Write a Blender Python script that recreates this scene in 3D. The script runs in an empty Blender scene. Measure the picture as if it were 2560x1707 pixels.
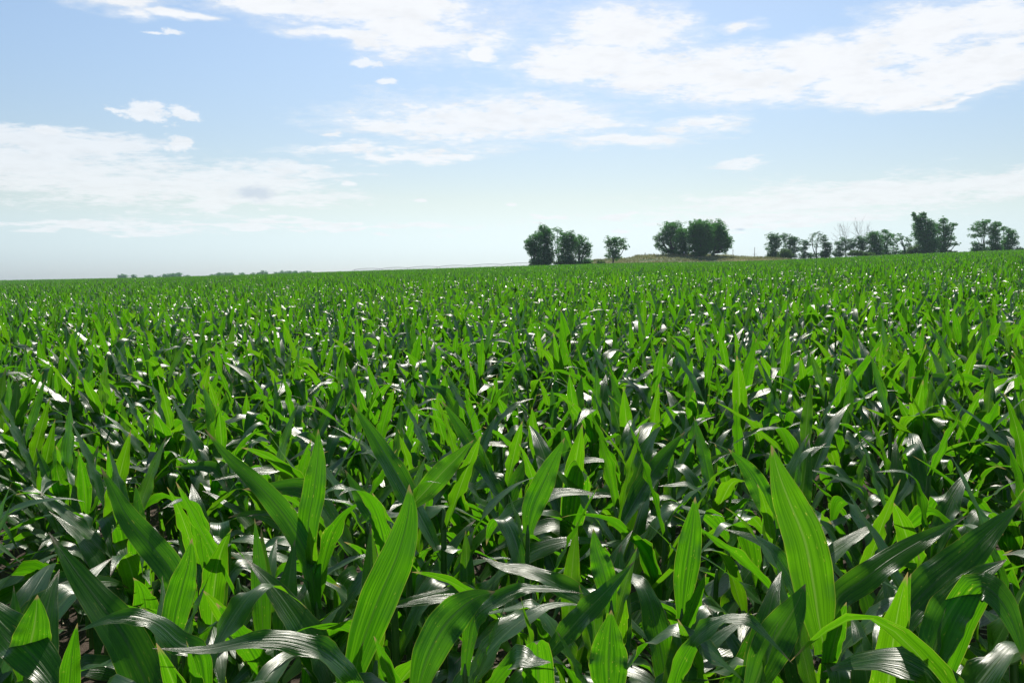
import bpy, math, random
import numpy as np
from mathutils import Vector, Matrix

# ------------------------------------------------------------------ camera, sky, sun, exposure
S = bpy.context.scene
COL = S.collection
F_PX = 1990.0
PITCH = math.radians(4.7)
EYE = Vector((0, 0, 1.95))
cam = bpy.data.cameras.new('camera')
cam.sensor_width = 36.0
cam.lens = 36.0 * F_PX / 2560.0
cam.clip_start = 0.05
cam.clip_end = 20000
cam_o = bpy.data.objects.new('camera', cam)
COL.objects.link(cam_o)
cam_o.location = EYE
cam_o.rotation_euler = (math.radians(90) - PITCH, 0, 0)
S.camera = cam_o

SUN_EL, SUN_AZ = 48.0, 6.0          # azimuth clockwise from +Y
sv = Vector((math.sin(math.radians(SUN_AZ)) * math.cos(math.radians(SUN_EL)),
             math.cos(math.radians(SUN_AZ)) * math.cos(math.radians(SUN_EL)),
             math.sin(math.radians(SUN_EL))))
sun = bpy.data.lights.new('sun', 'SUN')
sun.energy = 5.0
sun.angle = math.radians(0.6)
sun.color = (1.0, 0.96, 0.89)
sun_o = bpy.data.objects.new('sun', sun)
COL.objects.link(sun_o)
sun_o.rotation_euler = (-sv).to_track_quat('-Z', 'Y').to_euler()

S.view_settings.view_transform = 'Standard'
S.view_settings.look = 'None'
S.view_settings.gamma = 1.0
S.view_settings.exposure = 0.0
S.render.engine = 'CYCLES'
S.cycles.max_bounces = 8
S.cycles.diffuse_bounces = 3
S.cycles.glossy_bounces = 2
S.cycles.transmission_bounces = 4
S.cycles.transparent_max_bounces = 4
S.cycles.volume_bounces = 0
S.cycles.use_denoising = True
try:
    S.cycles.denoiser = 'OPENIMAGEDENOISE'
except Exception:
    pass
S.cycles.sample_clamp_indirect = 4.0
try:
    S.cycles.pixel_filter_type = 'BLACKMAN_HARRIS'
    S.cycles.filter_width = 1.5
except Exception:
    pass


def ray(px, py):
    """unit-less direction through a point of the 2560x1707 photograph"""
    a = (px - 1280.0) / F_PX
    b = (853.5 - py) / F_PX
    return Vector((a, math.cos(PITCH) + b * math.sin(PITCH), -math.sin(PITCH) + b * math.cos(PITCH)))


def at(px, py, depth):
    d = ray(px, py)
    return EYE + d * (depth / d.y)


# node helper
class NT:
    def __init__(self, tree):
        self.t = tree
        self.n = tree.nodes
        self.l = tree.links

    def put(self, sock, v):
        if isinstance(v, bpy.types.NodeSocket):
            self.l.new(v, sock)
        elif v is not None:
            if isinstance(v, (tuple, list)) and len(v) == 3 and sock.type == 'RGBA':
                v = (*v, 1)
            sock.default_value = v

    def new(self, typ, **kw):
        nd = self.n.new(typ)
        for k, v in kw.items():
            setattr(nd, k, v)
        return nd

    def math(self, op, a, b=None, c=None, clamp=False):
        nd = self.new('ShaderNodeMath', operation=op, use_clamp=clamp)
        for i, v in enumerate((a, b, c)):
            if v is not None:
                self.put(nd.inputs[i], v)
        return nd.outputs[0]

    def vec(self, op, a, b=None, out=0):
        nd = self.new('ShaderNodeVectorMath', operation=op)
        self.put(nd.inputs[0], a)
        if b is not None:
            self.put(nd.inputs[3 if op == 'SCALE' else 1], b)
        return nd.outputs[out]

    def noise(self, vec, scale, detail=4, rough=0.55, out=0, dist=0.0):
        nd = self.new('ShaderNodeTexNoise')
        self.put(nd.inputs['Vector'], vec)
        nd.inputs['Scale'].default_value = scale
        nd.inputs['Detail'].default_value = detail
        nd.inputs['Roughness'].default_value = rough
        nd.inputs['Distortion'].default_value = dist
        return nd.outputs[out]

    def mix(self, fac, a, b):
        nd = self.new('ShaderNodeMix', data_type='RGBA')
        self.put(nd.inputs[0], fac)
        self.put(nd.inputs[6], a)
        self.put(nd.inputs[7], b)
        return nd.outputs[2]

    def ss(self, v, lo, hi, a=0.0, b=1.0):
        nd = self.new('ShaderNodeMapRange', interpolation_type='SMOOTHSTEP')
        self.put(nd.inputs[0], v)
        nd.inputs[1].default_value = lo
        nd.inputs[2].default_value = hi
        nd.inputs[3].default_value = a
        nd.inputs[4].default_value = b
        return nd.outputs[0]

    def comb(self, x, y, z):
        nd = self.new('ShaderNodeCombineXYZ')
        for i, v in enumerate((x, y, z)):
            self.put(nd.inputs[i], v)
        return nd.outputs[0]


# ------------------------------------------------------------------ world: physical sky + clouds fixed on the sky vault
W = bpy.data.worlds.new('World')
S.world = W
W.use_nodes = True
W.cycles.sampling_method = 'MANUAL'
W.cycles.sample_map_resolution = 512
wt = NT(W.node_tree)
bg = W.node_tree.nodes['Background']
sky = wt.new('ShaderNodeTexSky', sky_type='NISHITA', sun_disc=False, sun_elevation=math.radians(SUN_EL),
             sun_rotation=math.radians(SUN_AZ), air_density=1.0, dust_density=0.6, ozone_density=1.5)
tc = wt.new('ShaderNodeTexCoord')
D = wt.vec('NORMALIZE', tc.outputs['Generated'])
sx = wt.new('ShaderNodeSeparateXYZ')
wt.put(sx.inputs[0], D)
az = wt.math('ARCTAN2', sx.outputs[0], sx.outputs[1])
el = wt.math('ARCSINE', sx.outputs[2])
AE = wt.comb(az, el, 0.0)
# cloud-plane coordinates, so detail flattens towards the horizon
zz = wt.math('ADD', wt.math('MAXIMUM', sx.outputs[2], 0.0), 0.13)
P = wt.comb(wt.math('DIVIDE', sx.outputs[0], zz), wt.math('DIVIDE', sx.outputs[1], zz), 0.0)
n_big = wt.noise(P, 2.6, 8, 0.62)
n_fine = wt.noise(P, 9.0, 7, 0.66)
n_iso = wt.noise(wt.vec('MULTIPLY', AE, (1.0, 1.7, 1.0)), 48.0, 7, 0.68)
n_wisp = wt.noise(wt.vec('MULTIPLY', P, (0.75, 1.0, 1.0)), 24.0, 6, 0.7)
n_warp = wt.noise(P, 3.0, 3, 0.6, out=1)
warp = wt.vec('MULTIPLY', wt.vec('SUBTRACT', n_warp, (0.5, 0.5, 0.5)), (0.16, 0.05, 0.0))
AEw = wt.vec('ADD', AE, warp)


def azel(px, py):
    d = ray(px * 2560 / 2352, py * 2560 / 2352).normalized()
    return math.atan2(d.x, d.y), math.asin(d.z)


# (cx, cy, rx, ry, strength) in photograph sight-lines, turned into azimuth / elevation patches
thick = [(900, 20, 330, 60), (960, 75, 210, 62), (620, 8, 170, 34), (790, 88, 150, 18), (1115, 118, 40, 22),
         (1430, 85, 160, 62), (1370, 145, 180, 50), (1560, 160, 280, 60), (1700, 195, 210, 48), (1900, 120, 200, 46),
         (1800, 190, 170, 28), (2120, 75, 170, 75), (2280, 50, 150, 80), (2230, 140, 160, 26), (2020, 205, 220, 36), (2230, 175, 210, 50), (1950, 150, 200, 50),
         (2020, 175, 130, 34), (1690, 65, 60, 16), (2140, 232, 100, 10), (2265, 205, 110, 13), (2300, 120, 90, 22), (290, 16, 120, 26), (440, 42, 90, 10)]
mid = [(1130, 275, 290, 56), (1010, 300, 250, 24), (890, 352, 210, 12), (1330, 285, 120, 14), (1430, 328, 160, 18),
       (1600, 290, 120, 16), (770, 315, 30, 9), (1000, 345, 90, 10)]
thin = [(110, 330, 300, 34), (60, 375, 420, 60), (320, 425, 380, 52), (560, 420, 180, 40), (700, 390, 130, 18), (500, 455, 330, 24),
        (2150, 430, 420, 36), (1900, 465, 380, 26), (1800, 500, 300, 16), (1430, 503, 110, 10), (1260, 508, 40, 7),
        (700, 515, 420, 10), (2300, 400, 200, 14), (180, 520, 300, 14), (1690, 385, 75, 18), (1740, 372, 45, 12)]
puffs = [(345, 258, 80, 27), (420, 262, 40, 18), (280, 255, 40, 8), (408, 330, 36, 21), (840, 146, 42, 13), (893, 187, 28, 9),
         (105, 300, 55, 14), (800, 422, 22, 7), (965, 461, 22, 6), (350, 76, 36, 5), (395, 74, 26, 8), (1175, 470, 14, 5)]


def patches(lst, coord, gain=1.0):
    """max over ellipses of (1 - squared distance)"""
    cur = None
    for cx, cy, rx, ry in lst:
        a0, e0 = azel(cx, cy)
        a1, _ = azel(cx + rx, cy)
        a2, _ = azel(cx - rx, cy)
        _, e1 = azel(cx, cy - ry)
        ra, re = abs(a1 - a2) / 2, abs(e1 - e0)
        d = wt.vec('MULTIPLY', wt.vec('SUBTRACT', coord, (a0, e0, 0)), (1 / ra, 1 / re, 0))
        v = wt.math('SUBTRACT', 1.0, wt.vec('LENGTH', d, out=1))
        cur = v if cur is None else wt.math('MAXIMUM', cur, v)
    return cur


nb = wt.math('SUBTRACT', n_big, 0.5)
nf = wt.math('SUBTRACT', n_fine, 0.5)
ni = wt.math('SUBTRACT', n_iso, 0.5)
rag = wt.math('ADD', wt.math('ADD', wt.math('MULTIPLY', nb, 1.8), wt.math('MULTIPLY', nf, 2.4)), wt.math('MULTIPLY', wt.math('SUBTRACT', n_wisp, 0.5), 2.2))
m_thick = wt.ss(wt.math('ADD', wt.math('MULTIPLY', wt.math('MAXIMUM', patches(thick, AEw), -1.0), 1.8), rag), -0.40, 0.95)
m_mid = wt.ss(wt.math('ADD', wt.math('MULTIPLY', wt.math('MAXIMUM', patches(mid, AEw), -1.0), 1.5), wt.math('MULTIPLY', rag, 1.0)), -0.35, 0.90)
m_thin = wt.ss(wt.math('ADD', wt.math('MULTIPLY', wt.math('MAXIMUM', patches(thin, AEw), -1.0), 1.3), wt.math('MULTIPLY', rag, 0.9)), -0.45, 0.75)
m_puff = wt.ss(wt.math('ADD', wt.math('MAXIMUM', patches(puffs, AE), -1.5), wt.math('MULTIPLY', ni, 3.2)), -0.10, 0.55)
# the rest of the vault, out of the photograph's view, has scattered cloud of the same kind
back = wt.ss(wt.math('ABSOLUTE', az), 0.75, 1.0)
high = wt.ss(el, 0.42, 0.6)
away = wt.math('MAXIMUM', back, high)
m_rest = wt.math('MULTIPLY', wt.ss(wt.math('ADD', n_big, wt.math('MULTIPLY', nf, 0.4)), 0.52, 0.66), away)
cov = wt.math('MULTIPLY', m_thick, 0.96)
cov = wt.math('MAXIMUM', cov, wt.math('MULTIPLY', m_mid, 0.88))
cov = wt.math('MAXIMUM', cov, wt.math('MULTIPLY', m_thin, 0.72))
cov = wt.math('MAXIMUM', cov, wt.math('MULTIPLY', m_puff, 0.8))
cov = wt.math('MAXIMUM', cov, wt.math('MULTIPLY', m_rest, 0.20))
cov = wt.math('MULTIPLY', cov, wt.ss(el, -0.01, 0.03))
# cloud light: white, slightly greyer cores
core = wt.math('MULTIPLY', wt.ss(wt.noise(P, 7.0, 6, 0.65), 0.42, 0.72), 0.08)
bright = wt.math('SUBTRACT', 1.02, core)
cl_front = wt.new('ShaderNodeCombineColor')
wt.put(cl_front.inputs[0], wt.math('MULTIPLY', bright, 9.4))
wt.put(cl_front.inputs[1], wt.math('MULTIPLY', bright, 9.6))
wt.put(cl_front.inputs[2], wt.math('MULTIPLY', bright, 9.9))
sky_t = wt.mix(1.0, sky.outputs[0], sky.outputs[0])
mul = wt.new('ShaderNodeMix', data_type='RGBA', blend_type='MULTIPLY')
mul.inputs[0].default_value = 1.0
wt.put(mul.inputs[6], sky.outputs[0])
tint = wt.mix(wt.ss(el, 0.0, 0.10), (0.83, 1.05, 1.52), (1.08, 1.03, 0.97))
wt.put(mul.inputs[7], wt.mix(wt.ss(el, 0.08, 0.30), tint, (1.22, 1.24, 1.22)))
wt.put(mul.inputs[7], wt.mix(wt.ss(el, 0.33, 0.60), mul.inputs[7].links[0].from_socket, (0.86, 0.90, 0.95)))
grey = wt.ss(wt.math('ADD', patches([(585, 442, 66, 26), (1700, 527, 16, 5)], AE), wt.math('MULTIPLY', ni, 1.6)), 0.0, 0.9)
veil = wt.math('MULTIPLY', wt.ss(wt.math('ADD', wt.math('MAXIMUM', patches(thick + mid, AEw), -1.0), wt.math('MULTIPLY', rag, 0.55)), -0.55, 0.35), 0.42)
cov = wt.math('MAXIMUM', cov, veil)
col = wt.mix(cov, mul.outputs[2], cl_front.outputs[0])
col = wt.mix(wt.math('MULTIPLY', grey, 0.7), col, (5.6, 6.6, 7.8))
wt.put(bg.inputs[0], col)
bg.inputs[1].default_value = 0.1

# ------------------------------------------------------------------ terrain
A_S, B_S = 0.0325, 0.0150


def base_z(x, y):
    x = np.asarray(x, float)
    y = np.asarray(y, float)
    r = np.sqrt(x * x + y * y) + 1e-6
    g = np.where(r < 265, r, 265 + 30 * (1 - np.exp(-(np.maximum(r, 265) - 265) / 30)))
    slope = (A_S * x + B_S * np.maximum(y, -0.5 * np.abs(y))) / r
    z = slope * g
    z = z - 0.55 * np.exp(-((x / np.maximum(y, 1) - 0.3) / 0.13) ** 2) * np.clip(r / 230, 0, 1) ** 2 * (y > 1)
    z = z - 0.012 * np.maximum(r - 430, 0) * (1 - np.exp(-np.maximum(r - 430, 0) / 300)) * np.exp(-np.maximum(r - 900, 0) / 2500)
    z = z + 0.12 * np.sin(x * 0.045 + 1.0) * np.cos(y * 0.03) * np.clip(r / 60, 0, 1)
    return z


RIDGE_PX = [1440, 1480, 1560, 1575, 1592, 1625, 1660, 1708, 1750, 1790, 1824, 1846, 1885, 1926, 1990]
RIDGE_PY = [655, 650.5, 648, 645.5, 641, 639.5, 638.5, 635.6, 637.5, 639.5, 641, 643.6, 644.5, 646, 648]
RID_Y = 275.0


def terrain(x, y):
    x = np.asarray(x, float)
    y = np.asarray(y, float)
    b = base_z(x, y)
    u = x / np.maximum(y, 1.0)
    px = 1280 + F_PX * u
    py = np.interp(px, RIDGE_PX, RIDGE_PY)
    zr = EYE.z + RID_Y * (690 - py) / F_PX
    d = np.maximum(zr - base_z(u * RID_Y, RID_Y), 0)
    d = d * np.clip((px - 1430) / 60, 0, 1) * np.clip((2060 - px) / 120, 0, 1)
    t = np.clip((y - 229) / (RID_Y - 229), 0, 1)
    up = t * t * (3 - 2 * t)
    t2 = np.clip((y - RID_Y) / 60, 0, 1)
    dn = 1 - t2 * t2 * (3 - 2 * t2)
    return b + d * up * dn


def tz(x, y):
    return float(terrain(x, y))


EDGE_U = [-2.0, -0.2, -0.03, 0.01, 0.05, 2.0]
EDGE_Y = [430, 400, 330, 250, 230, 232]


def edge_y(x, y):
    u = np.asarray(x, float) / np.maximum(np.asarray(y, float), 0.5)
    return np.interp(u, EDGE_U, EDGE_Y)


# ------------------------------------------------------------------ mesh / object helpers
def mesh_np(name, V, faces4, mats, uv=None, attrs=None, smooth=True, mat_idx=None):
    """V (n,3), faces4 (m,4) quads or (m,3) tris"""
    V = np.asarray(V, np.float32)
    Fc = np.asarray(faces4, np.int32)
    me = bpy.data.meshes.new(name)
    k = Fc.shape[1]
    me.vertices.add(len(V))
    me.vertices.foreach_set('co', V.ravel())
    me.loops.add(Fc.size)
    me.loops.foreach_set('vertex_index', Fc.ravel())
    me.polygons.add(len(Fc))
    me.polygons.foreach_set('loop_start', np.arange(0, Fc.size, k, dtype=np.int32))
    me.polygons.foreach_set('loop_total', np.full(len(Fc), k, np.int32))
    if mat_idx is not None:
        me.polygons.foreach_set('material_index', np.asarray(mat_idx, np.int32))
    me.polygons.foreach_set('use_smooth', np.full(len(Fc), smooth))
    if uv is not None:
        lay = me.uv_layers.new(name='UVMap')
        lay.data.foreach_set('uv', np.asarray(uv, np.float32)[Fc.ravel()].ravel())
    for an, arr in (attrs or {}).items():
        at_ = me.attributes.new(an, 'FLOAT', 'POINT')
        at_.data.foreach_set('value', np.asarray(arr, np.float32))
    for m in (mats if isinstance(mats, (list, tuple)) else [mats]):
        me.materials.append(m)
    me.update()
    me.validate()
    return me


class Geo:
    """collects quads; build() makes one mesh"""
    def __init__(self):
        self.V, self.F, self.UV, self.A, self.M = [], [], [], [], []
        self.n = 0

    def add(self, V, Fq, uv=None, a=0.0, mi=0):
        V = np.asarray(V, float)
        Fq = np.asarray(Fq, int)
        self.V.append(V)
        self.F.append(Fq + self.n)
        self.UV.append(np.zeros((len(V), 2)) if uv is None else np.asarray(uv, float))
        self.A.append(np.full(len(V), a, float) if np.isscalar(a) else np.asarray(a, float))
        self.M.append(np.full(len(Fq), mi))
        self.n += len(V)

    def tube(self, pts, radii, seg=6, a=0.0, mi=0, cap=True):
        pts = np.asarray(pts, float)
        n = len(pts)
        T = np.gradient(pts, axis=0)
        T /= np.linalg.norm(T, axis=1)[:, None] + 1e-9
        ref = np.array([0.0, 0, 1]) if abs(T[0][2]) < 0.9 else np.array([1.0, 0, 0])
        rings = []
        for i in range(n):
            s = np.cross(T[i], ref)
            s /= np.linalg.norm(s) + 1e-9
            b = np.cross(T[i], s)
            ang = np.arange(seg) * 2 * math.pi / seg
            rings.append(pts[i] + radii[i] * (np.outer(np.cos(ang), s) + np.outer(np.sin(ang), b)))
        V = np.concatenate(rings)
        Fq = []
        for i in range(n - 1):
            for j in range(seg):
                Fq.append((i * seg + j, i * seg + (j + 1) % seg, (i + 1) * seg + (j + 1) % seg, (i + 1) * seg + j))
        if cap:
            o = (n - 1) * seg
            for j in range(1, seg - 2, 2):
                Fq.append((o, o + j, o + j + 1, o + j + 2))
        uv = np.stack([np.tile(np.arange(seg) / seg, n), np.repeat(np.arange(n) / max(n - 1, 1), seg)], 1)
        self.add(V, Fq, uv, a, mi)

    def box(self, c, s, a=0.0, mi=0, rot=0.0):
        c = np.asarray(c, float)
        s = np.asarray(s, float) / 2
        v = np.array([[i, j, k] for i in (-1, 1) for j in (-1, 1) for k in (-1, 1)], float) * s
        R = np.array([[math.cos(rot), -math.sin(rot), 0], [math.sin(rot), math.cos(rot), 0], [0, 0, 1]])
        v = v @ R.T + c
        f = [(0, 1, 3, 2), (4, 6, 7, 5), (0, 4, 5, 1), (2, 3, 7, 6), (0, 2, 6, 4), (1, 5, 7, 3)]
        self.add(v, f, None, a, mi)

    def mesh(self, name, mats, smooth=True):
        return mesh_np(name, np.concatenate(self.V), np.concatenate(self.F), mats, np.concatenate(self.UV),
                       {'lv': np.concatenate(self.A)}, smooth, np.concatenate(self.M))


def link(name, data, parent=None, loc=(0, 0, 0), rot=(0, 0, 0)):
    o = bpy.data.objects.new(name, data)
    COL.objects.link(o)
    o.parent = parent
    o.location = loc
    o.rotation_euler = rot
    return o


def tag(o, label, cat, group=None, kind=None):
    if label:
        o['label'] = label
    if cat:
        o['category'] = cat
    if group:
        o['group'] = group
    if kind:
        o['kind'] = kind
    return o


# ------------------------------------------------------------------ materials
def material(name):
    m = bpy.data.materials.new(name)
    m.use_nodes = True
    m.node_tree.nodes.clear()
    t = NT(m.node_tree)
    out = t.new('ShaderNodeOutputMaterial')
    return m, t, out


def attr(t, name, out='Fac'):
    a = t.new('ShaderNodeAttribute', attribute_name=name)
    return a.outputs[out]


def corn_material():
    m, t, out = material('corn_leaf')
    uvn = t.new('ShaderNodeUVMap')
    uvn.uv_map = 'UVMap'
    s = t.new('ShaderNodeSeparateXYZ')
    t.put(s.inputs[0], uvn.outputs[0])
    u, v = s.outputs[0], s.outputs[1]           # u 0..1 across, v 0..1 along
    lv = attr(t, 'lv')
    oi = t.new('ShaderNodeObjectInfo').outputs['Random']
    seed = t.math('MULTIPLY', t.math('ADD', lv, oi), 37.0)
    au = t.math('ABSOLUTE', t.math('SUBTRACT', u, 0.5))
    stripe = t.noise(t.comb(t.math('MULTIPLY', u, 24.0), t.math('MULTIPLY', v, 1.6), seed), 1.0, 2, 0.6)
    fine = t.noise(t.comb(t.math('MULTIPLY', u, 90.0), t.math('MULTIPLY', v, 3.0), seed), 1.0, 1, 0.5)
    blot = t.noise(t.comb(t.math('MULTIPLY', u, 2.0), t.math('MULTIPLY', v, 7.0), seed), 1.0, 4, 0.6)
    geo = t.new('ShaderNodeNewGeometry')
    wob = t.noise(geo.outputs['Position'], 0.35, 2, 0.5)
    rib = t.ss(au, 0.016, 0.040, 1.0, 0.0)
    # transmitted colour
    tr = t.mix(t.ss(stripe, 0.35, 0.65), (0.040, 0.215, 0.002), (0.120, 0.405, 0.004))
    tr = t.mix(t.math('MULTIPLY', t.ss(fine, 0.45, 0.7), 0.35), tr, (0.17, 0.48, 0.006))
    tr = t.mix(t.math('MULTIPLY', t.ss(t.math('ADD', lv, t.math('MULTIPLY', t.math('SUBTRACT', wob, 0.5), 1.2)), 0.55, 1.05), 0.40), tr, (0.21, 0.46, 0.004))
    tr = t.mix(t.math('MULTIPLY', rib, 0.75), tr, t.mix(t.ss(lv, 0.35, 0.6), (0.035, 0.13, 0.004), (0.24, 0.46, 0.05)))
    # reflected colour
    df = t.mix(t.ss(stripe, 0.3, 0.7), (0.018, 0.088, 0.011), (0.034, 0.130, 0.015))
    df = t.mix(t.math('MULTIPLY', rib, 0.8), df, (0.12, 0.24, 0.07))
    # damage: pale yellow specks strung along the veins, dry edges and tips
    vor = t.new('ShaderNodeTexNoise')
    t.put(vor.inputs['Vector'], t.comb(t.math('MULTIPLY', u, 22.0), t.math('MULTIPLY', v, 26.0), seed))
    vor.inputs['Scale'].default_value = 1.0
    vor.inputs['Detail'].default_value = 2
    speck = t.math('MULTIPLY', t.ss(vor.outputs[0], 0.66, 0.73), t.ss(blot, 0.47, 0.60))
    edge = t.math('MULTIPLY', t.ss(au, 0.475, 0.498), 0.55)
    tip = t.ss(t.math('ADD', v, t.math('MULTIPLY', blot, 0.12)), 0.985, 1.04)
    dry = t.math('MULTIPLY', t.ss(lv, 0.96, 0.985), t.ss(t.math('ADD', blot, t.math('MULTIPLY', v, 0.4)), 0.62, 0.80))
    yel = t.math('MAXIMUM', speck, edge)
    tr = t.mix(yel, tr, (0.52, 0.58, 0.06))
    df = t.mix(yel, df, (0.30, 0.32, 0.08))
    brn = t.math('MAXIMUM', tip, dry)
    tr = t.mix(brn, tr, (0.34, 0.26, 0.09))
    df = t.mix(brn, df, (0.34, 0.27, 0.15))
    # surface
    bmp = t.new('ShaderNodeBump')
    bmp.inputs['Strength'].default_value = 0.40
    bmp.inputs['Distance'].default_value = 0.003
    t.put(bmp.inputs['Height'], t.math('ADD', t.math('ADD', t.math('MULTIPLY', stripe, 1.4), t.math('MULTIPLY', fine, 0.35)), t.math('MULTIPLY', rib, -0.8)))
    d = t.new('ShaderNodeBsdfDiffuse')
    t.put(d.inputs['Color'], df)
    t.put(d.inputs['Normal'], bmp.outputs[0])
    tl = t.new('ShaderNodeBsdfTranslucent')
    t.put(tl.inputs['Color'], tr)
    mx = t.new('ShaderNodeMixShader')
    mx.inputs[0].default_value = 0.60
    t.put(mx.inputs[1], d.outputs[0])
    t.put(mx.inputs[2], tl.outputs[0])
    gl = t.new('ShaderNodeBsdfAnisotropic')
    gl.distribution = 'GGX'
    gl.inputs['Color'].default_value = (1.0, 0.98, 0.93, 1)
    t.put(gl.inputs['Roughness'], t.ss(blot, 0.3, 0.7, 0.26, 0.42))
    t.put(gl.inputs['Normal'], bmp.outputs[0])
    fr = t.new('ShaderNodeFresnel')
    fr.inputs['IOR'].default_value = 1.38
    t.put(fr.inputs['Normal'], bmp.outputs[0])
    mx2 = t.new('ShaderNodeMixShader')
    t.put(mx2.inputs[0], t.math('MULTIPLY_ADD', fr.outputs[0], 0.08, 0.017, clamp=True))
    t.put(mx2.inputs[1], mx.outputs[0])
    t.put(mx2.inputs[2], gl.outputs[0])
    t.put(out.inputs[0], mx2.outputs[0])
    return m


def stalk_material():
    m, t, out = material('corn_stalk')
    p = t.new('ShaderNodeBsdfPrincipled')
    co = t.new('ShaderNodeTexCoord').outputs['Object']
    n = t.noise(t.vec('MULTIPLY', co, (60, 60, 6)), 1.0, 3, 0.6)
    c = t.mix(t.ss(n, 0.35, 0.7), (0.045, 0.13, 0.02), (0.11, 0.22, 0.04))
    t.put(p.inputs['Base Color'], c)
    p.inputs['Roughness'].default_value = 0.42
    t.put(out.inputs[0], p.outputs[0])
    return m


def tree_leaf_material(name, d0, d1, tr, rough=0.5):
    m, t, out = material(name)
    lv = attr(t, 'lv')
    oi = t.new('ShaderNodeObjectInfo').outputs['Random']
    k = t.math('FRACT', t.math('ADD', lv, t.math('MULTIPLY', oi, 0.13)))
    d = t.new('ShaderNodeBsdfDiffuse')
    t.put(d.inputs['Color'], t.mix(k, d0, d1))
    tl = t.new('ShaderNodeBsdfTranslucent')
    t.put(tl.inputs['Color'], t.mix(k, tuple(c * 0.7 for c in tr), tuple(c * 1.25 for c in tr)))
    mx = t.new('ShaderNodeMixShader')
    mx.inputs[0].default_value = 0.45
    t.put(mx.inputs[1], d.outputs[0])
    t.put(mx.inputs[2], tl.outputs[0])
    gl = t.new('ShaderNodeBsdfAnisotropic')
    gl.distribution = 'GGX'
    gl.inputs['Roughness'].default_value = rough
    mx2 = t.new('ShaderNodeMixShader')
    mx2.inputs[0].default_value = 0.045
    t.put(mx2.inputs[1], mx.outputs[0])
    t.put(mx2.inputs[2], gl.outputs[0])
    t.put(out.inputs[0], mx2.outputs[0])
    return m


def simple_material(name, c0, c1, scale=(8, 8, 2), rough=0.8, metal=0.0, bump=0.0):
    m, t, out = material(name)
    p = t.new('ShaderNodeBsdfPrincipled')
    co = t.new('ShaderNodeTexCoord').outputs['Object']
    n = t.noise(t.vec('MULTIPLY', co, scale), 1.0, 4, 0.6)
    t.put(p.inputs['Base Color'], t.mix(t.ss(n, 0.3, 0.7), c0, c1))
    p.inputs['Roughness'].default_value = rough
    p.inputs['Metallic'].default_value = metal
    if bump:
        b = t.new('ShaderNodeBump')
        b.inputs['Strength'].default_value = bump
        b.inputs['Distance'].default_value = 0.02
        t.put(b.inputs['Height'], n)
        t.put(p.inputs['Normal'], b.outputs[0])
    t.put(out.inputs[0], p.outputs[0])
    return m


def ground_material():
    m, t, out = material('soil_and_pasture')
    p = t.new('ShaderNodeBsdfPrincipled')
    pos = t.new('ShaderNodeNewGeometry').outputs['Position']
    field = attr(t, 'lv')
    n1 = t.noise(pos, 3.0, 6, 0.65)
    n2 = t.noise(pos, 26.0, 5, 0.7)
    n3 = t.noise(pos, 110.0, 3, 0.6)
    soil = t.mix(t.ss(n1, 0.35, 0.7), (0.055, 0.034, 0.023), (0.115, 0.078, 0.056))
    soil = t.mix(t.math('MULTIPLY', t.ss(n2, 0.5, 0.75), 0.6), soil, (0.17, 0.125, 0.092))
    g1 = t.noise(t.vec('MULTIPLY', pos, (0.06, 0.22, 0.2)), 1.0, 5, 0.6)
    g2 = t.noise(pos, 1.1, 5, 0.7)
    grass = t.mix(t.ss(g1, 0.38, 0.62), (0.075, 0.135, 0.035), (0.27, 0.225, 0.11))
    grass = t.mix(t.math('MULTIPLY', t.ss(g2, 0.45, 0.7), 0.5), grass, (0.10, 0.12, 0.04))
    t.put(p.inputs['Base Color'], t.mix(field, soil, grass))
    p.inputs['Roughness'].default_value = 0.95
    b = t.new('ShaderNodeBump')
    b.inputs['Strength'].default_value = 0.9
    b.inputs['Distance'].default_value = 0.03
    t.put(b.inputs['Height'], t.math('ADD', t.math('ADD', n1, n2), t.math('MULTIPLY', n3, 0.4)))
    t.put(p.inputs['Normal'], b.outputs[0])
    t.put(out.inputs[0], p.outputs[0])
    return m


M_CORN = corn_material()
M_STALK = stalk_material()
M_TREE = tree_leaf_material('cottonwood_leaves', (0.040, 0.122, 0.032), (0.085, 0.225, 0.046), (0.10, 0.34, 0.030))
M_TREE2 = tree_leaf_material('pale_tree_leaves', (0.040, 0.105, 0.040), (0.075, 0.170, 0.055), (0.09, 0.25, 0.05))
M_BUSH = tree_leaf_material('bush_leaves', (0.045, 0.095, 0.025), (0.075, 0.135, 0.035), (0.12, 0.24, 0.03))
M_GRASS = tree_leaf_material('pasture_grass_blades', (0.11, 0.18, 0.05), (0.36, 0.29, 0.15), (0.26, 0.28, 0.10))
M_WEED = tree_leaf_material('weed_leaves', (0.03, 0.09, 0.02), (0.05, 0.13, 0.03), (0.10, 0.36, 0.01))
M_BARK = simple_material('bark', (0.05, 0.042, 0.034), (0.11, 0.095, 0.08), (6, 6, 1.5), 0.9, 0, 0.5)
M_DEAD = simple_material('dead_wood', (0.16, 0.14, 0.125), (0.27, 0.245, 0.22), (6, 6, 1.5), 0.9)
M_POLE = simple_material('weathered_pole', (0.10, 0.08, 0.065), (0.19, 0.16, 0.13), (8, 8, 1), 0.85)
M_PIPE = simple_material('galvanised_pipe', (0.34, 0.35, 0.36), (0.46, 0.47, 0.48), (3, 3, 3), 0.5, 0.6)
M_TYRE = simple_material('rubber', (0.02, 0.02, 0.02), (0.04, 0.04, 0.04), (3, 3, 3), 0.8)
M_WHITE = simple_material('white_paint', (0.62, 0.60, 0.57), (0.74, 0.72, 0.69), (9, 9, 9), 0.6)
M_STRAW = simple_material('dry_corn_residue', (0.22, 0.155, 0.095), (0.46, 0.37, 0.26), (5, 5, 5), 0.8)

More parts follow.
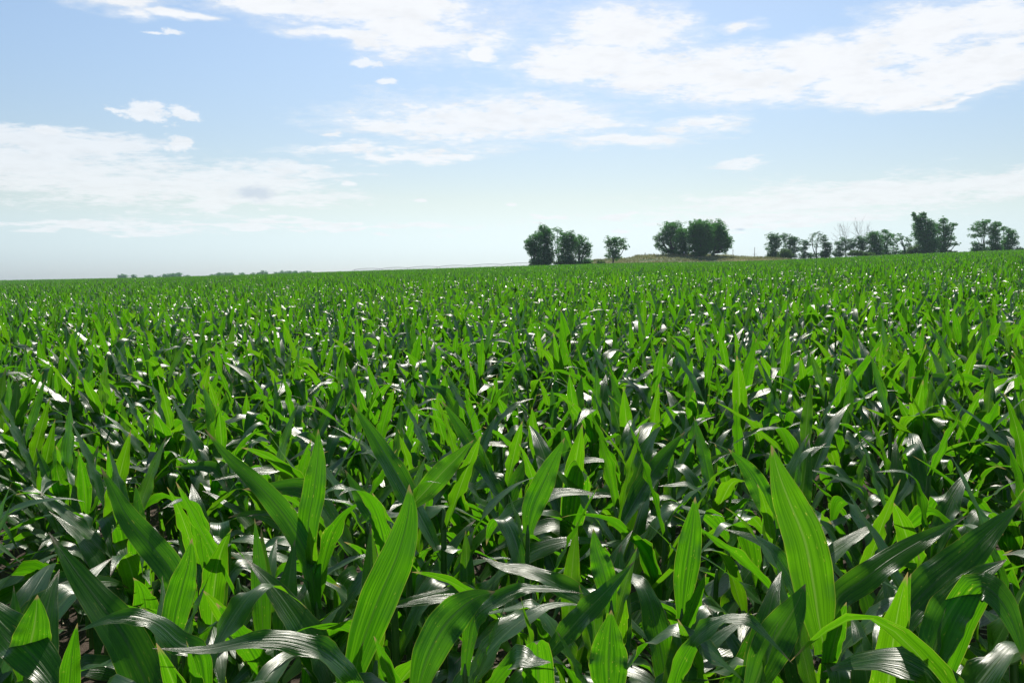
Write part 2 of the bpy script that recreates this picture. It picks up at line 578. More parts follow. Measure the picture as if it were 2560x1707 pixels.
# ------------------------------------------------------------------ ground: one sheet out to the horizon
def build_ground():
    rs = np.concatenate([np.linspace(0.0, 12, 40), np.geomspace(12.6, 220, 60), np.linspace(223, 345, 62), np.geomspace(352, 1400, 30)])
    th = np.linspace(0, 2 * math.pi, 721)[:-1]
    R, T = np.meshgrid(rs, th, indexing='ij')
    X, Y = R * np.sin(T), R * np.cos(T)
    Z = terrain(X, Y)
    nr = (np.sin(X * 9.1 + Y * 3.3) * np.sin(Y * 8.3 - X * 2.1)) * 0.012 * (R < 14)
    Z = Z + nr
    V = np.stack([X, Y, Z], -1).reshape(-1, 3)
    nT = len(th)
    i, j = np.meshgrid(np.arange(len(rs) - 1), np.arange(nT), indexing='ij')
    j2 = (j + 1) % nT
    Fq = np.stack([i * nT + j, (i + 1) * nT + j, (i + 1) * nT + j2, i * nT + j2], -1).reshape(-1, 4)
    fm = (Y > edge_y(X, Y)).astype(float)
    fm = np.where(R > 500, 1.0, fm)
    me = mesh_np('ground', V, Fq[:, ::-1], ground_material(), None, {'lv': fm.ravel()}, True)
    tag(link('ground', me), 'brown crumbly soil under the corn turning to pasture beyond the field', None, kind='structure')


build_ground()

# ------------------------------------------------------------------ corn
W_S = np.array([0, .04, .12, .25, .4, .55, .7, .82, .92, 1.0])
W_V = np.array([.50, .46, .62, .88, 1.0, .93, .70, .44, .20, 0.010])


def ribbon(P_, S_, N_, wid, rng, nu, fold=0.22, ruf=0.010, rfreq=3.2, L=0.7):
    """leaf blade around a midrib: P_ points, S_ side vectors, N_ up vectors"""
    n = len(P_)
    s = np.linspace(0, 1, n)
    u = np.linspace(-1, 1, nu)
    keel = fold * (0.55 + 1.6 * np.exp(-s * 5))
    ph1, ph2 = rng.uniform(0, 6.28, 2)
    fr1, fr2 = rfreq * rng.uniform(0.7, 1.3), rfreq * rng.uniform(0.7, 1.3)
    env = ruf * np.clip(np.sin(math.pi * np.clip(s * 1.05, 0, 1)), 0, 1)
    r1 = env * (np.sin(6.28 * fr1 * s + ph1) + 0.5 * np.sin(6.28 * fr1 * 2.1 * s + ph2))
    r2 = env * (np.sin(6.28 * fr2 * s + ph2) + 0.5 * np.sin(6.28 * fr2 * 1.9 * s + ph1))
    V = np.zeros((n, nu, 3))
    for k, uu in enumerate(u):
        a = abs(uu)
        side = np.sign(uu) * a * wid * np.cos(np.arctan(keel) * a)
        up = wid * keel * a + (r1 if uu > 0 else r2) * a ** 2 * (wid / (wid.max() + 1e-6))
        V[:, k] = P_ + S_ * side[:, None] + N_ * up[:, None]
    UV = np.stack(np.meshgrid(s, (u + 1) / 2, indexing='ij')[::-1], -1).reshape(-1, 2)
    i, j = np.meshgrid(np.arange(n - 1), np.arange(nu - 1), indexing='ij')
    Fq = np.stack([i * nu + j, i * nu + j + 1, (i + 1) * nu + j + 1, (i + 1) * nu + j], -1).reshape(-1, 4)
    return V.reshape(-1, 3), Fq, UV


def leaf_arrays(rng, base, phi, th0, bend, L, Wd, ns, nu, power=1.6, twist=0.0, kink=None, ruf=0.010, fold=0.22):
    s = np.linspace(0, 1, ns)
    th = th0 + bend * s ** power
    if kink:
        th = th + kink[1] / (1 + np.exp(-(s - kink[0]) * 26))
    dphi = rng.normal(0, 0.22) * s ** 1.5
    ph = phi + dphi
    T = np.stack([np.sin(th) * np.cos(ph), np.sin(th) * np.sin(ph), np.cos(th)], 1)
    ds = L / (ns - 1)
    P_ = np.asarray(base) + np.concatenate([[np.zeros(3)], np.cumsum((T[1:] + T[:-1]) / 2 * ds, 0)])
    S0 = np.stack([-np.sin(ph), np.cos(ph), np.zeros(ns)], 1)
    N0 = np.cross(S0, T) * -1
    N0 = np.cross(T, S0)
    tw = twist * s ** 1.3
    S1 = S0 * np.cos(tw)[:, None] + N0 * np.sin(tw)[:, None]
    N1 = -S0 * np.sin(tw)[:, None] + N0 * np.cos(tw)[:, None]
    wid = Wd / 2 * np.interp(s, W_S, W_V)
    return ribbon(P_, S1, N1, wid, rng, nu, fold, ruf, L=L)


def plant_spec(rng, size=1.0):
    """list of leaves of one plant: dicts"""
    plane = 0.0
    n = rng.integers(7, 10)
    hs = rng.uniform(0.68, 0.84) * size
    out = []
    for k in range(n):
        f = k / (n - 1)
        z = (0.10 + (hs - 0.12) * f ** 0.95)
        phi = plane + math.pi * k + rng.normal(0, 0.30)
        if k >= n - 3:                                    # whorl: upright spears
            j = k - (n - 3)
            out.append(dict(kind=1, z=z * (0.93, 0.97, 1.0)[j], phi=phi, th0=rng.uniform(0.25, 0.80) * (1.25, 1.0, 0.55)[j], bend=rng.uniform(0.0, 0.8) * (1.8, 1.0, 0.4)[j],
                            L=rng.uniform(0.46, 0.62) * size * (1.08, .98, 0.74)[j], W=rng.uniform(0.084, 0.110) * (1.0, .95, .70)[j],
                            power=2.0, twist=rng.normal(0, 0.6), kink=(rng.uniform(0.5, 0.75), rng.uniform(0.9, 1.9)) if rng.random() < (0.55, 0.35, 0.08)[j] else None, fold=rng.uniform(0.12, 0.34), ruf=0.008))
        else:
            Lf = (0.42 + 0.28 * math.sin(math.pi * min(0.92, 0.25 + 0.75 * f))) * rng.uniform(0.88, 1.14) * size
            kink = (rng.uniform(0.40, 0.72), rng.uniform(0.9, 2.1)) if rng.random() < 0.65 else None
            out.append(dict(kind=0, z=z, phi=phi, th0=rng.uniform(0.20, 0.60) + 0.35 * (rng.random() < 0.3), bend=rng.uniform(0.2, 1.6) * (0.5 if kink else 1), L=Lf,
                            W=rng.uniform(0.084, 0.112), power=rng.uniform(1.3, 2.6), twist=rng.normal(0, 0.55), kink=kink,
                            fold=rng.uniform(0.06, 0.24), ruf=rng.uniform(0.010, 0.021)))
    return hs, out


def vigour(x, y):
    """taller and shorter patches of the crop"""
    return 1.0 + 0.07 * np.sin(x * 0.9 + 2.0 * np.sin(y * 0.23)) * np.sin(y * 0.71 + 1.7 * np.sin(x * 0.31)) + 0.04 * np.sin(x * 0.13 + y * 0.21)


def stalk_geo(g, hs, seg=8, mi=0):
    zs = np.array([-0.03, 0.05, hs * 0.35, hs * 0.7, hs, hs * 1.06])
    g.tube(np.stack([np.zeros(6), np.zeros(6), zs], 1), [0.017, 0.015, 0.0135, 0.012, 0.010, 0.004], seg, 0.3, mi)


def leaf_mesh_from(rng, lf, ns, nu, local=True):
    base = np.array([0.008 * math.cos(lf['phi']), 0.008 * math.sin(lf['phi']), 0.0 if local else lf['z']])
    return leaf_arrays(rng, base, lf['phi'], lf['th0'], lf['bend'], lf['L'], lf['W'], ns, nu, lf['power'], lf['twist'], lf['kink'], lf['ruf'], lf['fold'])


# crop layout: rows run away from the camera at a slant
ROW, STEP, ROWANG = 0.76, 0.185, math.radians(-41)
rng = np.random.default_rng(11)


def crop_points():
    ca, sa = math.cos(ROWANG), math.sin(ROWANG)
    # along-row coordinate a, across-row b ; rows along (sin, cos)
    n_b = int(760 / ROW)
    pts = []
    bs = (np.arange(-n_b, n_b) + 0.35) * ROW
    for b in bs:
        a = np.arange(-260, 520, STEP)
        a = a + rng.uniform(-0.045, 0.045, len(a)) + rng.uniform(0, STEP)
        bb = b + rng.normal(0, 0.022, len(a))
        x = bb * ca + a * sa
        y = -bb * sa + a * ca
        k = (y > 1.35) & (np.abs(x) < 0.70 * y + 3.0) & (y < edge_y(x, y))
        x, y = x[k], y[k]
        if len(x):
            pts.append(np.stack([x, y], 1))
    p = np.concatenate(pts)
    r = np.hypot(p[:, 0], p[:, 1])
    # a few misses, and thinner sowing far off where plants hide each other
    keep = rng.random(len(p)) > np.interp(r, [0, 60, 120, 200, 400], [0.07, 0.07, 0.25, 0.45, 0.6])
    return p[keep]


PTS = crop_points()
Rr = np.hypot(PTS[:, 0], PTS[:, 1])
# plants whose top stands inside the picture
top_z = terrain(PTS[:, 0], PTS[:, 1]) + 1.0
dy = PTS[:, 1] * math.cos(PITCH) - (top_z - EYE.z) * math.sin(PITCH)
dz = PTS[:, 1] * math.sin(PITCH) + (top_z - EYE.z) * math.cos(PITCH)
inview = (np.abs(PTS[:, 0]) / dy < 0.66) & (dz / dy > -0.47)
order = np.argsort(np.where(inview, Rr, 1e9))
HEROES = 300
near_idx = order[:HEROES]   # set again below once the hand-shaped plants are known
rest_mask = np.ones(len(PTS), bool)
rest_mask[near_idx] = False

ROWDIR = math.pi / 2 - ROWANG     # heading of the rows


def make_corn_prototypes(k):
    protos = []
    for i in range(k):
        r = np.random.default_rng(100 + i)
        size = r.uniform(0.92, 1.08)
        hs, leaves = plant_spec(r, size)
        g = Geo()
        stalk_geo(g, hs)
        st = g.mesh('corn_stalk', M_STALK)
        lms = []
        for lf in leaves:
            V, Fq, UV = leaf_mesh_from(r, lf, 26, 9)
            me = mesh_np('corn_leaf', V, Fq, M_CORN, UV, {'lv': np.full(len(V), r.uniform(0, 0.94) if lf['kind'] else r.uniform(0, 0.965))})
            lms.append((me, lf['z']))
        protos.append((st, lms))
    return protos


PROTOS = make_corn_prototypes(16)

# hand-shaped plants of the nearest rows: (label, metres away, tip farther by, flatness 0..1, width m, [(px, py) base -> tip on the 2352-wide photograph])
HERO = [
 ('corn plant with the tall broad upright leaf at the lower middle left, bottom rows', 1.95, 0.05, 0.0, .108, [(800, 1590), (832, 1480), (870, 1375), (915, 1270), (938, 1180), (940, 1112)]),
 ('corn plant with a slender pale upright leaf standing alone above its neighbours', 2.65, 0.05, 0.0, .088, [(716, 1285), (708, 1210), (722, 1120), (730, 1050), (731, 985)]),
 ('corn plant whose long leaf slants up to the left beside the slender pale one', 2.6, 0.1, 0.1, .085, [(705, 1268), (655, 1185), (590, 1110), (525, 1050), (470, 985)]),
 ('corn plant with a half shaded leaf slanting up left in the left foreground', 2.35, 0.1, 0.15, .092, [(395, 1315), (345, 1250), (295, 1190), (262, 1130), (230, 1070)]),
 ('corn plant with a huge dark leaf with grey sheen low at the left', 1.9, 0.2, 0.5, .115, [(345, 1590), (290, 1470), (225, 1380), (165, 1300), (112, 1222)]),
 ('corn plant with a small bright spear shaped leaf above the lying dark leaf', 1.95, 0.0, 0.0, .078, [(398, 1480), (402, 1420), (418, 1350), (432, 1295), (441, 1235)]),
 ('corn plant with a leaf arching left to a thin drooping tip at lower left', 1.75, -0.1, 0.35, .060, [(455, 1500), (410, 1475), (360, 1432), (300, 1415), (240, 1425), (172, 1452)]),
 ('corn plant with a dark leaf lying level along the bottom of the picture', 1.70, -0.1, 0.55, .066, [(810, 1560), (745, 1500), (670, 1472), (590, 1470), (470, 1492), (350, 1488)]),
 ('corn plant with a broad lit leaf and a square shadow in the bottom corner', 1.65, 0.15, 0.1, .100, [(150, 1600), (90, 1520), (35, 1465), (-30, 1400), (-90, 1350)]),
 ('corn plant with a rounded upright leaf tip rising at the left bottom corner', 1.72, 0.0, 0.0, .088, [(62, 1560), (66, 1500), (80, 1430), (86, 1365)]),
 ('corn plant with a wavy lit leaf bending right at the bottom middle', 1.80, 0.1, 0.15, .098, [(955, 1610), (978, 1520), (1015, 1445), (1055, 1400), (1095, 1372), (1138, 1358)]),
 ('corn plant with a thin grey leaf arching right over its neighbour at bottom middle', 1.85, 0.1, 0.6, .052, [(1090, 1420), (1130, 1385), (1190, 1355), (1260, 1352), (1340, 1362)]),
 ('corn plant whose dark striped leaf slants down right under the thin grey leaf', 2.0, 0.15, 0.45, .066, [(1352, 1382), (1280, 1342), (1210, 1310), (1150, 1300), (1102, 1276)]),
 ('corn plant with a lit narrow leaf slanting up right at the bottom middle', 1.9, 0.1, 0.1, .068, [(1245, 1520), (1300, 1455), (1350, 1400), (1400, 1350), (1458, 1288)]),
 ('corn plant with paired spear leaves, one above the other, right of the middle', 2.0, 0.05, 0.0, .066, [(1404, 1405), (1395, 1350), (1382, 1300), (1370, 1260), (1362, 1212)]),
 ('corn plant with a wide upright leaf half in shadow at the bottom middle right', 1.78, 0.0, 0.0, .100, [(1400, 1620), (1398, 1540), (1400, 1470), (1404, 1400)]),
 ('corn plant with a grey shining wavy leaf cut by the bottom edge', 1.62, -0.1, 0.7, .085, [(1110, 1610), (1150, 1550), (1190, 1510), (1225, 1520), (1265, 1520)]),
 ('corn plant with a narrow leaf slanting up left behind the tall broad one', 2.45, 0.1, 0.0, .066, [(898, 1226), (860, 1185), (828, 1140), (792, 1078)]),
 ('corn plant with a broad lit leaf slanting up right in the middle foreground', 2.9, 0.1, 0.0, .092, [(940, 1165), (975, 1130), (1015, 1085), (1050, 1050), (1088, 1010)]),
 ('corn plant with a broad upright leaf crossed by a hard shadow, centre foreground', 2.7, 0.05, 0.0, .092, [(1212, 1225), (1222, 1170), (1245, 1115), (1270, 1060), (1297, 1005)]),
 ('corn plant with the longest wavy upright leaf, right of the middle foreground', 1.92, 0.05, 0.0, .115, [(1895, 1500), (1880, 1420), (1868, 1340), (1848, 1240), (1812, 1150), (1788, 1085), (1772, 1022)]),
 ('corn plant with a long grey green leaf reaching up right beside the longest leaf', 2.1, 0.15, 0.3, .082, [(1925, 1375), (1985, 1330), (2045, 1285), (2110, 1245), (2165, 1215), (2225, 1182)]),
 ('corn plant with a very wide lit leaf rising to the right edge', 1.95, 0.2, 0.05, .115, [(2055, 1470), (2090, 1400), (2145, 1340), (2215, 1280), (2280, 1215), (2350, 1150)]),
 ('corn plant with a broad shaded leaf and lit curled upper edge near the right edge', 1.72, 0.1, 0.05, .100, [(2125, 1590), (2150, 1480), (2185, 1400), (2240, 1330), (2312, 1284)]),
 ('corn plant with a lit leaf bowing over towards the right bottom corner', 1.90, -0.25, 0.35, .092, [(2170, 1500), (2205, 1400), (2250, 1345), (2300, 1380), (2335, 1450), (2356, 1530)]),
 ('corn plant with a wavy leaf bowing left, left of the longest leaf', 2.6, 0.1, 0.05, .080, [(1778, 1215), (1758, 1155), (1738, 1110), (1712, 1070), (1672, 1030)]),
 ('corn plant with a matt grey leaf slanting up left under the wavy bowing leaf', 2.25, 0.15, 0.55, .072, [(1832, 1360), (1800, 1305), (1765, 1255), (1715, 1230), (1660, 1214)]),
 ('corn plant with a narrow upright lit leaf left of a dark soil gap', 2.1, 0.0, 0.0, .074, [(1566, 1420), (1572, 1340), (1583, 1260), (1592, 1195), (1597, 1140)]),
 ('corn plant with a thin grey leaf arching over and down at lower right', 1.85, -0.15, 0.55, .050, [(1560, 1530), (1600, 1465), (1660, 1425), (1720, 1425), (1765, 1465), (1822, 1525)]),
 ('corn plant with a wide lit leaf fanning from the bottom edge right of the middle', 1.78, 0.1, 0.0, .100, [(1720, 1610), (1755, 1520), (1785, 1460), (1825, 1395), (1850, 1340)]),
]


def catmull(pts, n):
    pts = [np.asarray(q, float) for q in pts]
    pts = [2 * pts[0] - pts[1]] + pts + [2 * pts[-1] - pts[-2]]
    out = []
    m = len(pts) - 3
    for i in range(n):
        t = i / (n - 1) * m
        k = min(int(t), m - 1)
        f = t - k
        a, b, c, d = pts[k:k + 4]
        out.append(0.5 * ((2 * b) + (-a + c) * f + (2 * a - 5 * b + 4 * c - d) * f * f + (-a + 3 * b - 3 * c + d) * f ** 3))
    return np.array(out)


def hero_leaf(r, path, depth, dd, flat, width):
    K = 2560 / 2352
    n = len(path)
    P3 = []
    for i, (px, py) in enumerate(path):
        q = at(px * K, py * K, depth + dd * i / (n - 1))
        P3.append((q.x, q.y, q.z))
    C = catmull(P3, 30)
    T = np.gradient(C, axis=0)
    T /= np.linalg.norm(T, axis=1)[:, None]
    view = C - np.array(EYE)
    view /= np.linalg.norm(view, axis=1)[:, None]
    S1 = np.cross(T, view)
    S1 /= np.linalg.norm(S1, axis=1)[:, None]
    S2 = np.cross(T, np.array([0.0, 0, -1.0]))
    S2 /= np.linalg.norm(S2, axis=1)[:, None] + 1e-6
    sg = np.sign((S1 * S2).sum(1))[:, None]
    Sd = S1 * (1 - flat) + S2 * sg * flat + T * 0
    Sd = Sd + np.cross(T, Sd) * r.normal(0, 0.12)
    Sd -= T * (Sd * T).sum(1)[:, None]
    Sd /= np.linalg.norm(Sd, axis=1)[:, None]
    N = np.cross(Sd, T)
    N *= np.sign((N * view).sum(1).mean()) * -1
    wid = width * 0.46 * np.interp(np.linspace(0, 1, 30), W_S, W_V)
    V, Fq, UV = ribbon(C, Sd, N, wid, r, 9, 0.14, 0.009)
    return V, Fq, UV, C


def make_hero(k, label, depth, dd, flat, width, path):
    r = np.random.default_rng(900 + k)
    if flat >= 0.3 or path[0][1] > path[1][1] - 20 and flat > 0.05 and path[0][1] < 1400:
        d0 = 1 if path[0][0] > path[1][0] else -1
        path = [(path[0][0] + d0 * 22, path[0][1] + 130), (path[0][0] + d0 * 14, path[0][1] + 60)] + list(path)
    V, Fq, UV, C = hero_leaf(r, path, depth, dd, flat, width)
    bx, by, bz = C[0]
    # foot of the stalk, a little towards the side the leaf leans away from
    dirn = C[3] - C[0]
    fx, fy = bx - dirn[0] * 0.5, by + 0.05
    gz = tz(fx, fy)
    hgt = max(bz - gz, 0.25)
    root = link('corn_plant', None, None, (fx, fy, gz))
    tag(root, label, 'corn plant', 'corn plants in the nearest rows')
    g = Geo()
    g.tube([[0, 0, -.03], [0.0, 0, hgt * .3], [(bx - fx) * .4, (by - fy) * .4, hgt * .7], [bx - fx, by - fy, hgt * 1.0], [(bx - fx) * 1.03, (by - fy), hgt * 1.03]],
           [.017, .015, .012, .007, .002], 8, .3)
    link('stalk', g.mesh('corn_stalk', M_STALK), root)
    me = mesh_np('corn_leaf', V - np.array([fx, fy, gz]), Fq, M_CORN, UV, {'lv': np.full(len(V), r.uniform(0, .6))})
    link('leaf', me, root)
    st, lms = PROTOS[k % len(PROTOS)]
    spin = r.uniform(0, 6.28)
    nlow = 5
    wl, wz = lms[-1]
    link('leaf', wl, root, (bx - fx, by - fy, hgt * 0.93), (0, 0, spin)).scale = (0.62,) * 3
    for j, (lm, z) in enumerate(lms[:nlow]):
        f = (j + 0.6) / nlow * 0.86
        link('leaf', lm, root, ((bx - fx) * f * f, (by - fy) * f * f, hgt * f), (0, 0, spin)).scale = (0.85,) * 3
    return fx, fy


HPOS = [make_hero(k, *h) for k, h in enumerate(HERO)]
hp = np.array(HPOS)
dmin = np.min(np.hypot(PTS[:, None, 0] - hp[None, :, 0], PTS[:, None, 1] - hp[None, :, 1]), axis=1)
ok = dmin > 0.10
crowd = (Rr < 2.3) & (rng.random(len(PTS)) < 0.35)
ok &= ~crowd
PTS, Rr, inview = PTS[ok], Rr[ok], inview[ok]
order = np.argsort(np.where(inview, Rr, 1e9))
near_idx = order[:HEROES - len(HERO)]
rest_mask = np.ones(len(PTS), bool)
rest_mask[near_idx] = False
near_label = {}


def place_corn(x, y, k, rot, sc, tilt, label, group):
    st, lms = PROTOS[k]
    root = bpy.data.objects.new('corn_plant', None)
    COL.objects.link(root)
    root.empty_display_size = 0.1
    root.location = (x, y, tz(x, y))
    root.rotation_euler = (tilt[0], tilt[1], rot)
    root.scale = (sc, sc, sc)
    tag(root, label, 'corn plant', group)
    link('stalk', st, root)
    for me, z in lms:
        link('leaf', me, root, (0, 0, z))
    return root


def corn_label(px, py, y):
    return 'young green corn plant without any outstanding leaf, crowded among its like in the nearest rows'


rr = np.random.default_rng(77)
for q, i in enumerate(near_idx):
    x, y = PTS[i]
    place_corn(x, y, int(rr.integers(0, len(PROTOS))), rr.uniform(0, 2 * math.pi), rr.uniform(0.84, 1.10) * float(vigour(x, y)) * float(np.interp(math.hypot(x, y), [1.4, 2.4], [0.88, 1.0])),
               (rr.normal(0, 0.05), rr.normal(0, 0.05)), corn_label(0, 0, y), 'corn plants in the nearest rows')

# the rest of the crop: one object, plants instanced on its points
def joined_plant(seed, ns, nu, seg):
    r = np.random.default_rng(seed)
    hs, leaves = plant_spec(r, r.uniform(0.92, 1.08))
    g = Geo()
    stalk_geo(g, hs, seg, 1)
    for lf in leaves:
        V, Fq, UV = leaf_mesh_from(r, lf, ns, nu, local=False)
        g.add(V, Fq, UV, r.uniform(0, 0.94) if lf['kind'] else r.uniform(0, 0.97), 0)
    return g.mesh('corn_plant_shape', [M_CORN, M_STALK])


def instance_object(name, pts, rots, scs, idx, meshes, label, cat, kind):
    src = bpy.data.collections.new(name + '_shapes')
    for k, me in enumerate(meshes):
        src.objects.link(bpy.data.objects.new('%s_shape_%03d' % (name, k), me))
    me = bpy.data.meshes.new(name)
    me.vertices.add(len(pts))
    me.vertices.foreach_set('co', np.asarray(pts, np.float32).ravel())
    a = me.attributes.new('rot', 'FLOAT_VECTOR', 'POINT')
    a.data.foreach_set('vector', np.asarray(rots, np.float32).ravel())
    a = me.attributes.new('scl', 'FLOAT', 'POINT')
    a.data.foreach_set('value', np.asarray(scs, np.float32))
    a = me.attributes.new('idx', 'INT', 'POINT')
    a.data.foreach_set('value', np.asarray(idx, np.int32))
    o = link(name, me)
    ng = bpy.data.node_groups.new(name, 'GeometryNodeTree')
    ng.interface.new_socket('Geometry', in_out='INPUT', socket_type='NodeSocketGeometry')
    ng.interface.new_socket('Geometry', in_out='OUTPUT', socket_type='NodeSocketGeometry')
    gi, go = ng.nodes.new('NodeGroupInput'), ng.nodes.new('NodeGroupOutput')
    ci = ng.nodes.new('GeometryNodeCollectionInfo')
    ci.inputs['Collection'].default_value = src
    ci.inputs['Separate Children'].default_value = True
    ci.inputs['Reset Children'].default_value = True
    iop = ng.nodes.new('GeometryNodeInstanceOnPoints')
    iop.inputs['Pick Instance'].default_value = True

    def named(n, dt):
        nd = ng.nodes.new('GeometryNodeInputNamedAttribute')
        nd.data_type = dt
        nd.inputs['Name'].default_value = n
        return nd.outputs['Attribute']
    e2r = ng.nodes.new('FunctionNodeEulerToRotation')
    L_ = ng.links
    L_.new(gi.outputs[0], iop.inputs['Points'])
    L_.new(ci.outputs[0], iop.inputs['Instance'])
    L_.new(named('idx', 'INT'), iop.inputs['Instance Index'])
    L_.new(named('rot', 'FLOAT_VECTOR'), e2r.inputs[0])
    L_.new(e2r.outputs[0], iop.inputs['Rotation'])
    L_.new(named('scl', 'FLOAT'), iop.inputs['Scale'])
    L_.new(iop.outputs[0], go.inputs[0])
    md = o.modifiers.new('scatter', 'NODES')
    md.node_group = ng
    tag(o, label, cat, kind=kind)
    return o


p = PTS[rest_mask]
r_ = Rr[rest_mask]
NMID, NFAR = 14, 8
meshes = [joined_plant(300 + i, 14, 5, 5) for i in range(NMID)] + [joined_plant(400 + i, 7, 3, 3) for i in range(NFAR)]
idx = np.where(r_ < 45, rr.integers(0, NMID, len(p)), NMID + rr.integers(0, NFAR, len(p)))
rots = np.stack([rr.normal(0, 0.05, len(p)), rr.normal(0, 0.05, len(p)), rr.uniform(0, 6.283, len(p))], 1)
scs = rr.uniform(0.82, 1.14, len(p)) * vigour(p[:, 0], p[:, 1]) * np.interp(r_, [0, 120, 200, 400], [1, 1.0, 1.05, 1.1])
scs[np.hypot(p[:, 0], p[:, 1]) > 100] *= 1.0
pz = terrain(p[:, 0], p[:, 1])
instance_object('corn_crop', np.stack([p[:, 0], p[:, 1], pz], 1), rots, scs, idx, meshes,
                'dense green corn crop stretching from behind the nearest plants to the far field edge', 'corn crop', 'stuff')
print('corn points', len(PTS))

# ------------------------------------------------------------------ trees
def tree(name, label, cat, depth, trunk_px, base_py, blobs, dens=1.0, mat=None, clump=0.75, leaf=0.34, group=None, trunk_r=0.32,
         seed=1, bark=None, lean=0.0, hollow=0.25, limb_r=1.0):
    if group != 'far hazy trees on the left skyline' and name == 'tree' and trunk_px not in (1532, 1781):
        q_ = np.random.default_rng(seed + 500)
        blobs = list(blobs) + [(trunk_px + q_.uniform(-9, -3), base_py - 4, 10, 8), (trunk_px + q_.uniform(2, 9), base_py - 3, 10, 8)]
    if name == 'bush':
        blobs = [(b_[0], b_[1] + 2, b_[2], b_[3]) for b_ in blobs]
    """trunk_px/base_py and blobs are sight-lines of the photograph; blobs (px, py, rx, ry)"""
    r = np.random.default_rng(seed)
    blobs = [(b_[0], b_[1], b_[2] * 1.13, b_[3] * 1.06) for b_ in blobs]
    k = depth / F_PX
    x0 = at(trunk_px, 690, depth).x
    z0 = tz(x0, depth) - 0.1

    def P3(px, py):
        q = at(px, py, depth)
        return np.array([q.x - x0, 0.0, q.z - z0])
    root = link(name, None, None, (x0, depth, z0))
    tag(root, label, cat, group)
    gw, gl = Geo(), Geo()
    # trunk
    cen = [P3(b[0], b[1]) for b in blobs]
    tops = max(c[2] for c in cen)
    zc = min(c[2] - b[3] * k * 0.6 for c, b in zip(cen, blobs))
    fork = max(0.9, min(zc, tops * 0.4))
    mx_ = np.mean([c[0] for c in cen]) * 0.25
    fk = np.array([mx_ * 0.5 + lean * fork, 0, fork])
    gw.tube([[0, 0, -0.4], [0.02, 0.02, fork * 0.5], fk], [trunk_r * 1.35, trunk_r * 1.05, trunk_r * 0.95], 8, 0.3)
    C, N, SZ, LV = [], [], [], []
    for c, b in zip(cen, blobs):
        rx, rz = b[2] * k, b[3] * k
        ry = rx * r.uniform(0.75, 1.05)
        c = c + np.array([0, r.uniform(-0.3, 0.3) * rx, 0])
        midp = (fk + c) / 2 + r.normal(0, 0.08, 3) * np.linalg.norm(c - fk) + np.array([0, 0, -0.08 * abs(c[0] - fk[0])])
        rl = trunk_r * 0.55 * limb_r
        gw.tube([fk, midp, c, c + np.array([r.normal(0, .2) * rx, 0, rz * 0.7])], [rl * 1.3, rl * .9, rl * 0.55, rl * 0.15], 6, 0.3)
        vol = rx * rz * ry
        ncl = int(np.clip(dens * 11 * vol ** 0.667 / clump ** 2, 5, 300))
        for _ in range(ncl):
            d = r.normal(0, 1, 3)
            d /= np.linalg.norm(d)
            rad = (hollow + (1 - hollow) * r.random() ** 0.45)
            cc = c + d * rad * np.array([rx, ry, rz]) * (r.uniform(0.8, 1.12) if r.random() < 0.8 else r.uniform(1.05, 1.38))
            if cc[2] < 0.3:
                cc[2] = 0.3 + 0.3 * r.random()
            if r.random() < 0.30:
                mp = (c + cc) / 2 + r.normal(0, 0.15, 3)
                gw.tube([c + (cc - c) * 0.1, mp, cc], [rl * .32, rl * .22, rl * .07], 4, 0.3, cap=False)
            cr = clump * r.uniform(0.55, 1.25) * min(1.0, (min(rx, rz) / 1.6) + 0.25)
            nl = int(26 * r.uniform(0.7, 1.2) * (clump / leaf / 2.2) ** 2)
            pts = r.normal(0, 1, (nl, 3))
            pts /= np.linalg.norm(pts, axis=1)[:, None]
            pts *= (r.random((nl, 1)) ** 0.4) * cr * np.array([1.1, 1.1, 0.72])
            C.append(cc + pts)
            lvv = np.clip(r.normal(0.5, 0.25) + r.normal(0, 0.15, nl), 0, 0.85)
            LV.append(lvv)
    C = np.concatenate(C)
    LV = np.concatenate(LV)
    n = len(C)
    a = r.normal(0, 1, (n, 3))
    a /= np.linalg.norm(a, axis=1)[:, None]
    b = np.cross(a, r.normal(0, 1, (n, 3)))
    b /= np.linalg.norm(b, axis=1)[:, None]
    sz = leaf * r.uniform(0.55, 1.2, (n, 1)) / 2
    V = np.stack([C - a * sz, C + b * sz * 0.62, C + a * sz * 1.1, C - b * sz * 0.62], 1).reshape(-1, 3)
    Fq = np.arange(4 * n).reshape(-1, 4)
    gl.add(V, Fq, None, np.repeat(LV, 4), 0)
    link('trunk', gw.mesh('trunk', bark or M_BARK), root)
    link('crown', gl.mesh('crown', mat or M_TREE, smooth=False), root)
    return root


